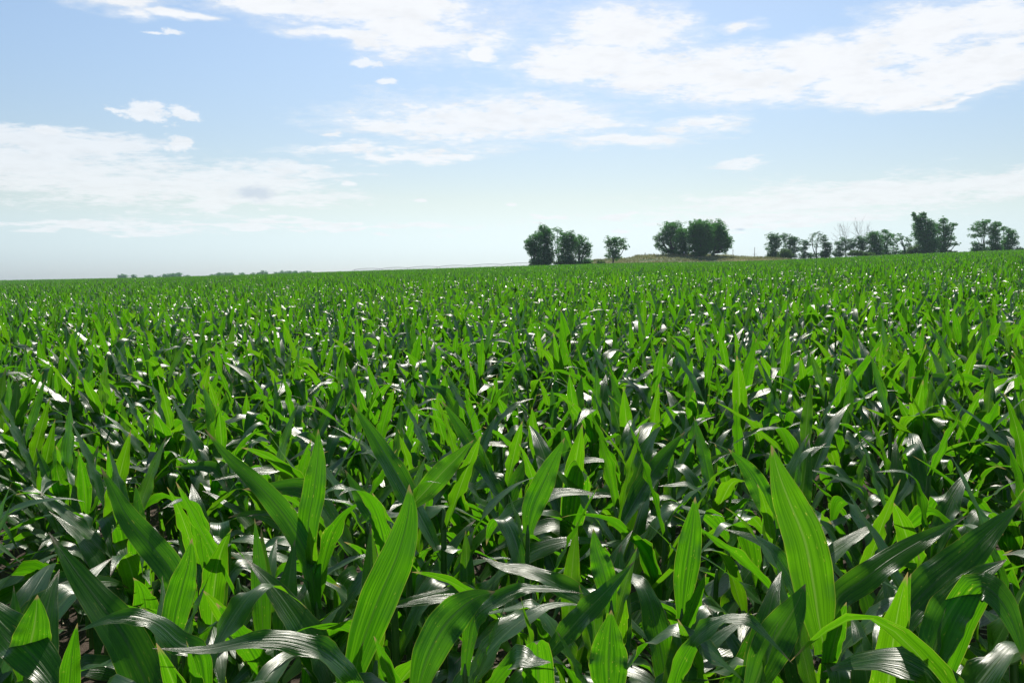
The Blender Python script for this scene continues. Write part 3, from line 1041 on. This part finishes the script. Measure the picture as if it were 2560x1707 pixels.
def bare_tree(label, depth, px, tips, seed, group=None):
    """dead tree: trunk and forking twigs up to the given tips (px, py)"""
    r = np.random.default_rng(seed)
    x0 = at(px, 690, depth).x
    z0 = tz(x0, depth) - 0.1
    root = link('dead_tree', None, None, (x0, depth, z0))
    tag(root, label, 'dead tree', group)
    g, gt = Geo(), Geo()
    tp = []
    for tx, ty in tips:
        q = at(tx, ty, depth)
        tp.append(np.array([q.x - x0, r.uniform(-0.8, 0.8), q.z - z0]))
    h = max(t_[2] for t_ in tp)
    g.tube([[0, 0, -0.3], [0.05, 0, h * 0.22], [0.0, 0.1, h * 0.45]], [0.24, 0.19, 0.15], 7)
    fk = np.array([0, 0.1, h * 0.45])

    def twig(p0, p1, rad, lvl):
        d = p1 - p0
        m = (p0 + p1) / 2 + r.normal(0, 0.07, 3) * np.linalg.norm(d)
        gt.tube([p0, m, p1], [rad, rad * 0.75, rad * 0.35], 4, cap=False)
        if lvl > 0:
            for _ in range(5 if lvl == 2 else 4):
                s = r.uniform(0.25, 0.9)
                b0 = p0 * (1 - s) ** 2 + 2 * m * s * (1 - s) + p1 * s * s
                L_ = np.linalg.norm(d) * r.uniform(0.28, 0.5)
                dd = d / np.linalg.norm(d) + r.normal(0, 0.42, 3) + np.array([0, 0, 0.15])
                dd /= np.linalg.norm(dd)
                twig(b0, b0 + dd * L_, rad * 0.55, lvl - 1)
    for t_ in tp:
        s0 = r.uniform(0.5, 1.0)
        twig(fk * s0, t_, 0.048, 2)
    link('trunk', g.mesh('trunk', M_DEAD), root)
    link('branches', gt.mesh('branches', M_DEAD), root)
    return root


G1, G2, G3, G4 = 'trees of the left cluster at the field edge', 'trees on the grassy rise', 'trees along the right field edge', 'bushes at the field edge'
# left cluster
tree('tree', 'rounded low dark tree at the left edge of the biggest left cluster', 'tree', 241, 1337, 662,
     [(1334, 606, 15, 22), (1327, 612, 14, 16), (1345, 592, 11, 10), (1338, 632, 16, 16), (1343, 650, 11, 12), (1330, 625, 14, 14)], 1.0, group=G1, seed=3)
tree('tree', 'tallest tree of the left cluster with a dense narrow dark crown', 'tree', 244, 1362, 662,
     [(1360, 576, 13, 13), (1368, 588, 12, 16), (1353, 592, 11, 14), (1364, 612, 16, 16), (1358, 632, 18, 16), (1372, 638, 15, 18), (1362, 652, 18, 10)], 1.35, group=G1, seed=4)
tree('tree', 'thin airy tree showing its forked trunk between two dense trees of the left cluster', 'tree', 247, 1399, 662,
     [(1393, 577, 12, 8), (1386, 592, 8, 9), (1402, 588, 9, 9), (1392, 607, 9, 10), (1396, 625, 8, 10)], 0.42, group=G1, seed=5, trunk_r=0.22, clump=0.6)
tree('tree', 'round topped dark tree right of the airy tree in the left cluster', 'tree', 240, 1421, 662,
     [(1422, 592, 16, 14), (1411, 605, 14, 14), (1432, 606, 13, 14), (1420, 625, 19, 16), (1415, 645, 18, 12), (1428, 648, 12, 9)], 1.15, group=G1, seed=6)
tree('tree', 'spreading tree ending the left cluster on its right side with hanging low limbs', 'tree', 243, 1448, 662,
     [(1450, 602, 14, 13), (1463, 612, 12, 14), (1468, 625, 9, 13), (1446, 622, 13, 14), (1464, 640, 11, 10), (1447, 640, 8, 9)], 0.95, group=G1, seed=7)
tree('bush', 'dark bush under the right end of the left tree cluster', 'bush', 237, 1469, 661,
     [(1464, 654, 12, 7), (1472, 653, 8, 7), (1454, 657, 12, 5)], 1.2, group=G4, seed=8, trunk_r=0.07, clump=0.5)
tree('bush', 'low bush under the middle of the left tree cluster', 'bush', 238, 1410, 663,
     [(1398, 656, 12, 5), (1418, 657, 14, 5), (1436, 657, 10, 5)], 1.1, group=G4, seed=9, trunk_r=0.07, clump=0.5, mat=M_BUSH)
# lone tree
tree('tree', 'small lone tree with a bare trunk standing between the two big clusters', 'tree', 240, 1532, 656,
     [(1526, 602, 13, 9), (1540, 600, 10, 8), (1556, 604, 8, 8), (1524, 615, 9, 8), (1545, 614, 12, 9), (1562, 618, 9, 6), (1534, 628, 15, 9), (1524, 640, 10, 7), (1543, 641, 8, 9)],
     0.85, group=G2, seed=12, trunk_r=0.25, clump=0.62)
tree('bush', 'small green bush on the slope left of the lone small tree', 'bush', 238, 1503, 656,
     [(1499, 654, 6, 5), (1507, 655, 6, 4)], 1.3, group=G4, seed=13, trunk_r=0.05, clump=0.45, mat=M_BUSH)
# big cluster on the rise
tree('tree', 'dark tree with gaps low in its crown on the left of the hilltop cluster', 'tree', 272, 1682, 636,
     [(1680, 570, 22, 16), (1664, 584, 14, 15), (1650, 598, 14, 12), (1676, 598, 20, 16), (1652, 616, 13, 12), (1660, 629, 8, 7), (1683, 620, 14, 12), (1694, 590, 14, 16), (1684, 630, 10, 7)],
     0.95, group=G2, seed=14, trunk_r=0.55)
tree('tree', 'lower bright leafy tree in front of the gap in the hilltop cluster', 'tree', 266, 1706, 637,
     [(1704, 582, 14, 12), (1698, 600, 14, 12), (1712, 602, 14, 14), (1704, 620, 13, 12), (1716, 624, 12, 10)], 1.2, group=G2, seed=15, trunk_r=0.3)
tree('tree', 'largest tree of the hilltop cluster with a broad round crown and thick trunk', 'tree', 263, 1748, 643,
     [(1745, 570, 24, 20), (1735, 592, 22, 20), (1762, 578, 20, 20), (1752, 605, 26, 20), (1740, 622, 20, 14), (1768, 605, 20, 20), (1765, 628, 14, 8), (1748, 632, 9, 8)],
     1.35, group=G2, seed=16, trunk_r=0.8)
tree('tree', 'wide tree ending the hilltop cluster on the right with limbs drooping to the grass', 'tree', 268, 1781, 640,
     [(1790, 568, 20, 16), (1805, 582, 14, 16), (1812, 600, 15, 14), (1792, 598, 20, 20), (1818, 612, 11, 10), (1802, 618, 13, 9), (1812, 627, 7, 7), (1784, 615, 14, 12)],
     1.15, group=G2, seed=17, trunk_r=0.6)
# right field edge
G = G3
tree('tree', 'leafy tree at the left end of the low tree row', 'tree', 285, 1934, 644,
     [(1935, 592, 14, 9), (1925, 602, 8, 12), (1942, 604, 12, 14), (1932, 622, 14, 16), (1940, 638, 14, 8)], 0.95, group=G, seed=20, mat=M_TREE2, trunk_r=.25)
tree('tree', 'double topped tree second from the left end of the low tree row', 'tree', 288, 1976, 644,
     [(1962, 592, 9, 9), (1976, 600, 14, 10), (1988, 604, 10, 12), (1974, 618, 16, 14), (1990, 628, 8, 14), (1970, 632, 12, 10)], 0.8, group=G, seed=21, mat=M_TREE2, trunk_r=.25)
tree('bush', 'bright round bush in front of the left end of the low tree row', 'bush', 276, 1962, 644,
     [(1960, 628, 12, 8), (1955, 637, 10, 6), (1970, 636, 12, 7)], 1.3, group=G4, seed=22, mat=M_BUSH, trunk_r=.08, clump=0.5)
tree('tree', 'short slim tree left of the thin see-through tree in the row', 'tree', 290, 2012, 644,
     [(2008, 606, 9, 7), (2018, 614, 9, 9), (2010, 624, 11, 10), (2014, 638, 10, 6)], 0.7, group=G, seed=23, mat=M_TREE2, trunk_r=.16, clump=0.6)
tree('tree', 'thin see-through tree with a pale straight trunk in the row', 'tree', 290, 2041, 643,
     [(2032, 588, 8, 7), (2046, 584, 8, 7), (2028, 600, 7, 7), (2046, 602, 9, 8), (2038, 614, 8, 7)], 0.34, group=G, seed=24, mat=M_TREE2, trunk_r=.2, clump=0.55, leaf=0.28)
tree('tree', 'upright leafy tree right of the thin see-through tree', 'tree', 288, 2064, 642,
     [(2058, 595, 7, 8), (2064, 608, 11, 10), (2068, 622, 11, 10), (2062, 634, 10, 8), (2073, 612, 6, 8)], 0.9, group=G, seed=25, mat=M_TREE2, trunk_r=.2)
bare_tree('bare dead tree with fanning grey branches rising above the leafy row', 294, 2112, [(2098, 566), (2106, 560), (2114, 562), (2092, 590), (2120, 578), (2084, 604), (2102, 575), (2118, 570)], 31)
bare_tree('bare dead tree with a few tall thin twigs above the middle of the row', 296, 2150, [(2130, 556), (2142, 553), (2152, 556), (2160, 566), (2134, 578), (2150, 574)], 32)
bare_tree('bare dead tree with short twigs, rightmost of the three dead ones', 297, 2172, [(2168, 562), (2178, 566), (2172, 576)], 33)
tree('tree', 'low scraggly tree under the fanning dead tree', 'tree', 288, 2098, 640,
     [(2092, 612, 8, 9), (2104, 608, 10, 8), (2114, 602, 10, 8), (2098, 624, 12, 8), (2086, 634, 7, 6), (2116, 618, 10, 10), (2128, 606, 9, 9)], 0.6, group=G, seed=26, mat=M_TREE2, trunk_r=.2)
tree('tree', 'wide low tree under the twigs of the middle dead tree', 'tree', 286, 2152, 639,
     [(2148, 600, 13, 8), (2158, 607, 11, 8), (2142, 614, 13, 9), (2158, 620, 11, 8), (2128, 618, 9, 9)], 0.9, group=G, seed=27, mat=M_TREE2, trunk_r=.2)
tree('bush', 'yellow green bush low in front of the dead trees', 'bush', 274, 2142, 639,
     [(2138, 630, 12, 7), (2152, 631, 12, 6), (2125, 634, 9, 5), (2168, 634, 14, 5)], 1.2, group=G4, seed=28, mat=M_BUSH, trunk_r=.08, clump=0.5)
tree('tree', 'dense rounded tree in the middle of the low tree row', 'tree', 284, 2186, 638,
     [(2180, 586, 10, 8), (2190, 590, 11, 9), (2180, 600, 14, 10), (2196, 606, 13, 12), (2186, 618, 16, 10), (2200, 626, 12, 8)], 1.05, group=G, seed=29, trunk_r=.28)
tree('tree', 'tall topped tree right of the dense rounded one in the row', 'tree', 288, 2216, 637,
     [(2214, 580, 9, 7), (2222, 590, 9, 8), (2208, 594, 10, 9), (2218, 606, 12, 9), (2212, 622, 11, 8)], 0.75, group=G, seed=30, trunk_r=.22)
tree('tree', 'loose leaning tree with open branches left of the pair of slim stems', 'tree', 289, 2238, 636,
     [(2232, 592, 8, 7), (2242, 600, 8, 6), (2234, 610, 9, 7), (2240, 622, 8, 7)], 0.5, group=G, seed=34, trunk_r=.18, clump=0.6)
tree('tree', 'slim sparse tree with dark tufts along its stem near the huge tree', 'tree', 287, 2259, 636,
     [(2249, 588, 6, 5), (2252, 598, 7, 6), (2256, 611, 6, 6), (2266, 602, 5, 5), (2264, 616, 6, 6)], 0.55, group=G, seed=35, trunk_r=.2, clump=0.5)
tree('tree', 'small crooked tree just left of the huge ragged tree', 'tree', 286, 2272, 636,
     [(2269, 597, 5, 5), (2276, 603, 5, 5), (2273, 612, 6, 5)], 0.6, group=G, seed=36, trunk_r=.14, clump=0.5)
tree('bush', 'light green bush at the foot of the huge ragged tree', 'bush', 276, 2284, 635,
     [(2280, 622, 10, 8), (2292, 618, 8, 7), (2276, 629, 10, 6), (2290, 629, 12, 6)], 1.3, group=G4, seed=37, mat=M_BUSH, trunk_r=.08, clump=0.5)
tree('tree', 'huge ragged tree with a spiky horn of foliage at its upper left', 'tree', 282, 2318, 634,
     [(2283, 536, 5, 5), (2290, 546, 7, 9), (2306, 535, 8, 5), (2303, 548, 12, 10), (2298, 566, 14, 12), (2320, 560, 14, 12), (2300, 588, 17, 15),
      (2325, 584, 18, 16), (2315, 608, 22, 16), (2332, 612, 18, 16), (2310, 626, 20, 9)], 1.35, group=G, seed=38, trunk_r=.55)
tree('tree', 'rough crowned tree leaning out right from behind the huge ragged tree', 'tree', 286, 2350, 634,
     [(2358, 552, 10, 8), (2348, 570, 15, 13), (2370, 570, 12, 10), (2384, 562, 7, 5), (2362, 588, 15, 12), (2352, 606, 15, 14), (2380, 596, 8, 7), (2390, 609, 9, 4), (2356, 624, 12, 9), (2372, 612, 9, 6)],
     0.95, group=G, seed=39, trunk_r=.4)
tree('bush', 'low bush right of the huge ragged tree', 'bush', 278, 2372, 633,
     [(2370, 628, 10, 5), (2382, 630, 8, 4)], 1.2, group=G4, seed=40, mat=M_BUSH, trunk_r=.08, clump=0.5)
tree('tree', 'tree with a bare pale stem, left in the last group by the picture edge', 'tree', 276, 2462, 629,
     [(2450, 560, 12, 8), (2466, 554, 10, 6), (2440, 572, 12, 8), (2462, 570, 13, 9), (2440, 590, 12, 5), (2456, 586, 12, 8)], 0.7, group=G, seed=41, trunk_r=.2)
tree('tree', 'low sprawling tree under the left side of the last group', 'tree', 272, 2440, 629,
     [(2434, 610, 6, 6), (2442, 614, 8, 6), (2455, 613, 6, 4), (2440, 624, 10, 5)], 0.9, group=G, seed=42, trunk_r=.14, clump=0.55)
tree('tree', 'dark dense tree in the middle of the last group', 'tree', 274, 2488, 628,
     [(2488, 562, 12, 7), (2484, 576, 15, 10), (2488, 592, 15, 11), (2480, 608, 14, 10), (2492, 618, 11, 9)], 1.1, group=G, seed=43, trunk_r=.35)
tree('tree', 'dark tree at the right of the last group with two separate heads', 'tree', 277, 2512, 627,
     [(2508, 572, 8, 6), (2520, 578, 9, 6), (2534, 583, 9, 7), (2522, 592, 9, 6), (2536, 596, 8, 7), (2512, 606, 12, 10), (2530, 608, 12, 9), (2516, 620, 13, 7)],
     1.0, group=G, seed=44, trunk_r=.35)
tree('bush', 'rounded bush in the far corner right of the last tree group', 'bush', 272, 2548, 626,
     [(2546, 621, 9, 5), (2556, 623, 9, 4)], 1.2, group=G4, seed=45, trunk_r=.08, clump=0.5)

# far trees on the left skyline
GF = 'far hazy trees on the left skyline'
far = [(308, 687.5, 9, 4.0), (334, 687.5, 6, 3.5), (372, 689, 9, 3), (396, 690, 5, 2), (415, 686.5, 8, 3.2), (432, 684.5, 9, 3.6), (446, 683, 7, 4), (468, 688, 7, 2),
       (530, 685.5, 7, 2), (548, 683, 9, 3.2), (566, 682.5, 8, 3), (578, 682.5, 6, 3), (605, 683, 6, 3), (632, 682.5, 4, 2.5), (645, 682, 5, 2.5), (656, 678.5, 5, 5), (666, 680, 3, 4),
       (690, 681, 6, 2.5), (704, 679, 7, 3.2), (722, 678.5, 8, 3), (740, 678.5, 8, 2.6), (758, 679, 8, 2.4), (772, 678, 6, 2.6)]
desc = ['rounded', 'small', 'flat topped', 'tiny', 'broad', 'full crowned', 'peaked', 'low']
names_far = ['nearest the left end of the skyline row', 'second from the left end', 'third from the left', 'fourth from the left', 'left of the peaked one', 'just left of the peaked one', 'highest in its clump',
             'tailing right of the peaked one', 'at the left of the second clump', 'in the second clump', 'next in the second clump', 'ending the second clump', 'alone after the second clump',
             'small pair left member', 'small pair right member', 'tallest open crowned one', 'leaning close to the tallest', 'starting the last clump', 'second in the last clump',
             'third in the last clump', 'fourth in the last clump', 'fifth in the last clump', 'last in the last clump']
for i, (px, py, rx, ry) in enumerate(far):
    dpt = 1000 + (i * 37) % 120
    tree('tree', 'far %s hazy tree, %s' % (desc[i % 8], names_far[i].replace(' on the skyline', '')), 'tree', dpt, px, 700,
         [(px, py + 2, rx, ry), (px - rx * .5, py + 5, rx * .8, ry), (px + rx * .5, py + 5, rx * .8, ry), (px, py + 9, rx, ry * 1.2)], 0.7, group=GF, seed=60 + i, trunk_r=.4, clump=1.5, leaf=1.3)


# ------------------------------------------------------------------ pasture grass on the rise and verge
def build_grass():
    r = np.random.default_rng(5)
    n = 60000
    y = r.uniform(230, 300, n)
    u = r.uniform(0.06, 0.70, n)
    x = u * y
    k = (y > edge_y(x, y) + 0.5)
    x, y = x[k], y[k]
    n = len(x)
    z = terrain(x, y)
    h = r.uniform(0.18, 0.55, n) * (0.6 + 0.8 * (np.sin(x * .31) * np.sin(y * .4 + x * .1) > 0.2))
    ang = r.uniform(0, math.pi, n)
    w = r.uniform(0.06, 0.16, n)
    dx, dy_ = np.cos(ang) * w, np.sin(ang) * w
    ox, oy = r.normal(0, 0.12, n), r.normal(0, 0.12, n)
    V = np.stack([np.stack([x - dx, y - dy_, z - .05], 1), np.stack([x + dx, y + dy_, z - .05], 1),
                  np.stack([x + dx * .3 + ox, y + dy_ * .3 + oy, z + h], 1), np.stack([x - dx * .3 + ox, y - dy_ * .3 + oy, z + h * .9], 1)], 1).reshape(-1, 3)
    pat = 0.5 + 0.3 * np.sin(x * 0.11 + 1.3 * np.sin(y * .17)) + 0.22 * np.sin(x * .37 + y * .5) + r.normal(0, .18, n)
    g = Geo()
    g.add(V, np.arange(4 * n).reshape(-1, 4), None, np.repeat(np.clip(pat, 0, .85), 4))
    tag(link('grass', g.mesh('grass', M_GRASS, False)), 'dry tan and green pasture grass on the low rise beyond the corn', 'grass', kind='stuff')


build_grass()


# ------------------------------------------------------------------ weeds and residue on the soil between the rows
def build_floor_litter():
    r = np.random.default_rng(8)
    g = Geo()
    n = 5200
    for _ in range(n):
        y = 1.5 + 11 * r.random() ** 0.8
        x = r.uniform(-1, 1) * (0.7 * y + 1)
        z = tz(x, y) + r.uniform(0.004, 0.02)
        L = r.uniform(0.03, 0.16)
        a = r.uniform(0, math.pi)
        w = r.uniform(0.003, 0.010)
        d = np.array([math.cos(a), math.sin(a), r.normal(0, .12)]) * L / 2
        s = np.array([-math.sin(a), math.cos(a), 0]) * w
        c = np.array([x, y, z])
        up = np.array([0, 0, w * .7])
        V = [c - d - s, c - d + up, c - d + s, c + d - s, c + d + up, c + d + s, c + np.array([0, 0, .01]) * 0 - s, c + s]
        g.add(V[:6], [(0, 1, 4, 3), (1, 2, 5, 4)])
    tag(link('corn_residue', g.mesh('corn_residue', M_STRAW, False)), 'dry straw coloured stalk bits scattered over the soil between the rows', 'crop residue', kind='stuff')
    g = Geo()
    for _ in range(420):
        y = 2.2 + 9 * r.random()
        x = r.uniform(-1, 1) * (0.66 * y + .5)
        z = tz(x, y)
        hh = r.uniform(0.06, 0.22)
        for k in range(r.integers(5, 11)):
            f = r.uniform(0.3, 1)
            a = r.uniform(0, 6.28)
            L = r.uniform(0.025, 0.055)
            c = np.array([x + r.normal(0, .02), y + r.normal(0, .02), z + hh * f])
            d = np.array([math.cos(a), math.sin(a), r.uniform(-.1, .6)])
            s = np.array([-math.sin(a), math.cos(a), r.normal(0, .2)]) * L * .32
            V = [c, c + d * L * .5 + s, c + d * L * 1.1, c + d * L * .5 - s]
            g.add(V, [(0, 1, 2, 3)], None, r.uniform(0, .85))
        g.tube([[x, y, z - .01], [x + .01, y, z + hh]], [.003, .0015], 4, .3, cap=False)
    tag(link('weeds', g.mesh('weeds', M_WEED, False)), 'small broad leaved weeds sprouting on the soil under the corn', 'weeds', kind='stuff')


build_floor_litter()


# ------------------------------------------------------------------ poles, posts, irrigation machine
def pole(label, px, top_py, depth, arms, group=None):
    x0 = at(px, 690, depth).x
    z0 = tz(x0, depth)
    top = at(px, top_py, depth).z - z0
    root = link('utility_pole', None, None, (x0, depth, z0))
    tag(root, label, 'utility pole', group)
    g = Geo()
    g.tube([[0, 0, -.5], [0, 0, top * .5], [0, 0, top]], [.17, .15, .12], 8)
    link('pole_shaft', g.mesh('pole_shaft', M_POLE), root)
    for zz_, w in arms:
        g = Geo()
        g.box((0, -0.16, top - zz_), (w, .1, .12))
        link('crossarm', g.mesh('crossarm', M_POLE, False), root)


pole('taller utility pole with a crossarm right of the hilltop trees', 1885, 618, 400, [(3.6, 2.2)], 'utility poles on the skyline')
pole('shorter thin utility pole near the right end of the hilltop shade', 1831, 624, 420, [(0.4, 1.0)], 'utility poles on the skyline')


def post(label, px, depth, h, mat, cap=False, rad=0.07):
    x0 = at(px, 690, depth).x
    root = link('fence_post', None, None, (x0, depth, tz(x0, depth)))
    tag(root, label, 'fence post')
    g = Geo()
    g.tube([[0, 0, -.3], [0.01, 0, h * .5], [0.02, 0, h]], [rad, rad * .95, rad * .85], 7)
    link('post_shaft', g.mesh('post_shaft', mat), root)
    if cap:
        g = Geo()
        g.tube([[0.02, 0, h - .32], [0.02, 0, h + .02]], [rad * 1.25, rad * 1.2], 7)
        link('post_band', g.mesh('post_band', M_WHITE), root)


post('short dark post with a pale top on the grass before the hilltop trees', 1709, 262, 1.25, M_POLE, True, 0.16)
post('thin fence post on the ridge right of the lone small tree', 1612, 274, 1.0, M_POLE, False, 0.14)
post('thin fence post on the ridge close to the hilltop cluster', 1633, 274, 0.9, M_POLE, False, 0.06)


def irrigation(label, p0, p1, sag, spans, h_above=3.6):
    """centre-pivot machine: arched pipe spans on wheeled towers; p0/p1 = (px, py of pipe, depth)"""
    a = at(*p0)
    b = at(*p1)
    root = link('irrigation_machine', None, None, (a.x, a.y, a.z - h_above))
    tag(root, label, 'irrigation machine')
    o = Vector((a.x, a.y, a.z - h_above))
    d = b - a
    for k in range(spans):
        q0 = a + d * (k / spans) - o
        q1 = a + d * ((k + 1) / spans) - o
        g = Geo()
        pts, low = [], []
        for i in range(13):
            s = i / 12
            c = q0.lerp(q1, s)
            arch = sag * 4 * s * (1 - s)
            pts.append((c.x, c.y, c.z + arch))
            low.append((c.x, c.y, c.z + arch - 1.0 * min(1, 6 * s * (1 - s))))
        g.tube(pts, [.11] * 13, 6)
        g.tube(low, [.03] * 13, 4)
        for i in range(1, 12):
            g.tube([pts[i], low[i]], [.025, .025], 4, cap=False)
            g.tube([pts[i], low[i - 1]], [.02, .02], 4, cap=False)
            hp = (pts[i][0], pts[i][1], pts[i][2] - 2.2)
            g.tube([pts[i], hp], [.02, .02], 4, cap=False)
        link('pipe_span', g.mesh('pipe_span', M_PIPE), root)
    for k in range(spans + 1):
        q = a + d * (k / spans) - o
        gz = tz(q.x + o.x, q.y + o.y) - o.z
        g = Geo()
        for s in (-1.6, 1.6):
            for e in (-.5, .5):
                g.tube([(q.x + e, q.y, q.z), (q.x + e * 1.6, q.y + s, gz + .5)], [.05, .05], 4)
        tw = link('tower', g.mesh('tower', M_PIPE), root)
        for s in (-1.6, 1.6):
            g = Geo()
            ang = np.linspace(0, 2 * math.pi, 15)
            g.tube([(q.x + math.cos(t_) * .5, q.y + s, gz + .6 + math.sin(t_) * .5) for t_ in ang], [.14] * 15, 6, cap=False)
            link('wheel', g.mesh('wheel', M_TYRE), tw)


irrigation('long arched irrigation pipe on wheeled towers showing just over the corn skyline', (884, 674.6, 470), (1345, 658.5, 400), 0.55, 6)
irrigation('short stretch of irrigation pipe between the utility pole and the low tree row', (1888, 643.8, 430), (1975, 640.5, 420), 0.35, 2)

# ------------------------------------------------------------------ air
def build_haze():
    m, t, out = material('haze')
    v = t.new('ShaderNodeVolumePrincipled')
    v.inputs['Color'].default_value = (0.68, 0.88, 1.0, 1)
    v.inputs['Density'].default_value = HAZE_D
    v.inputs['Anisotropy'].default_value = 0.35
    t.put(out.inputs['Volume'], v.outputs[0])
    g = Geo()
    g.box((0, 0, 5.0), (3000, 3000, 60.0))
    tag(link('haze', g.mesh('haze', m, False)), 'thin bluish summer haze over the whole field', 'haze', kind='stuff')


HAZE_D = 0.00015
build_haze()
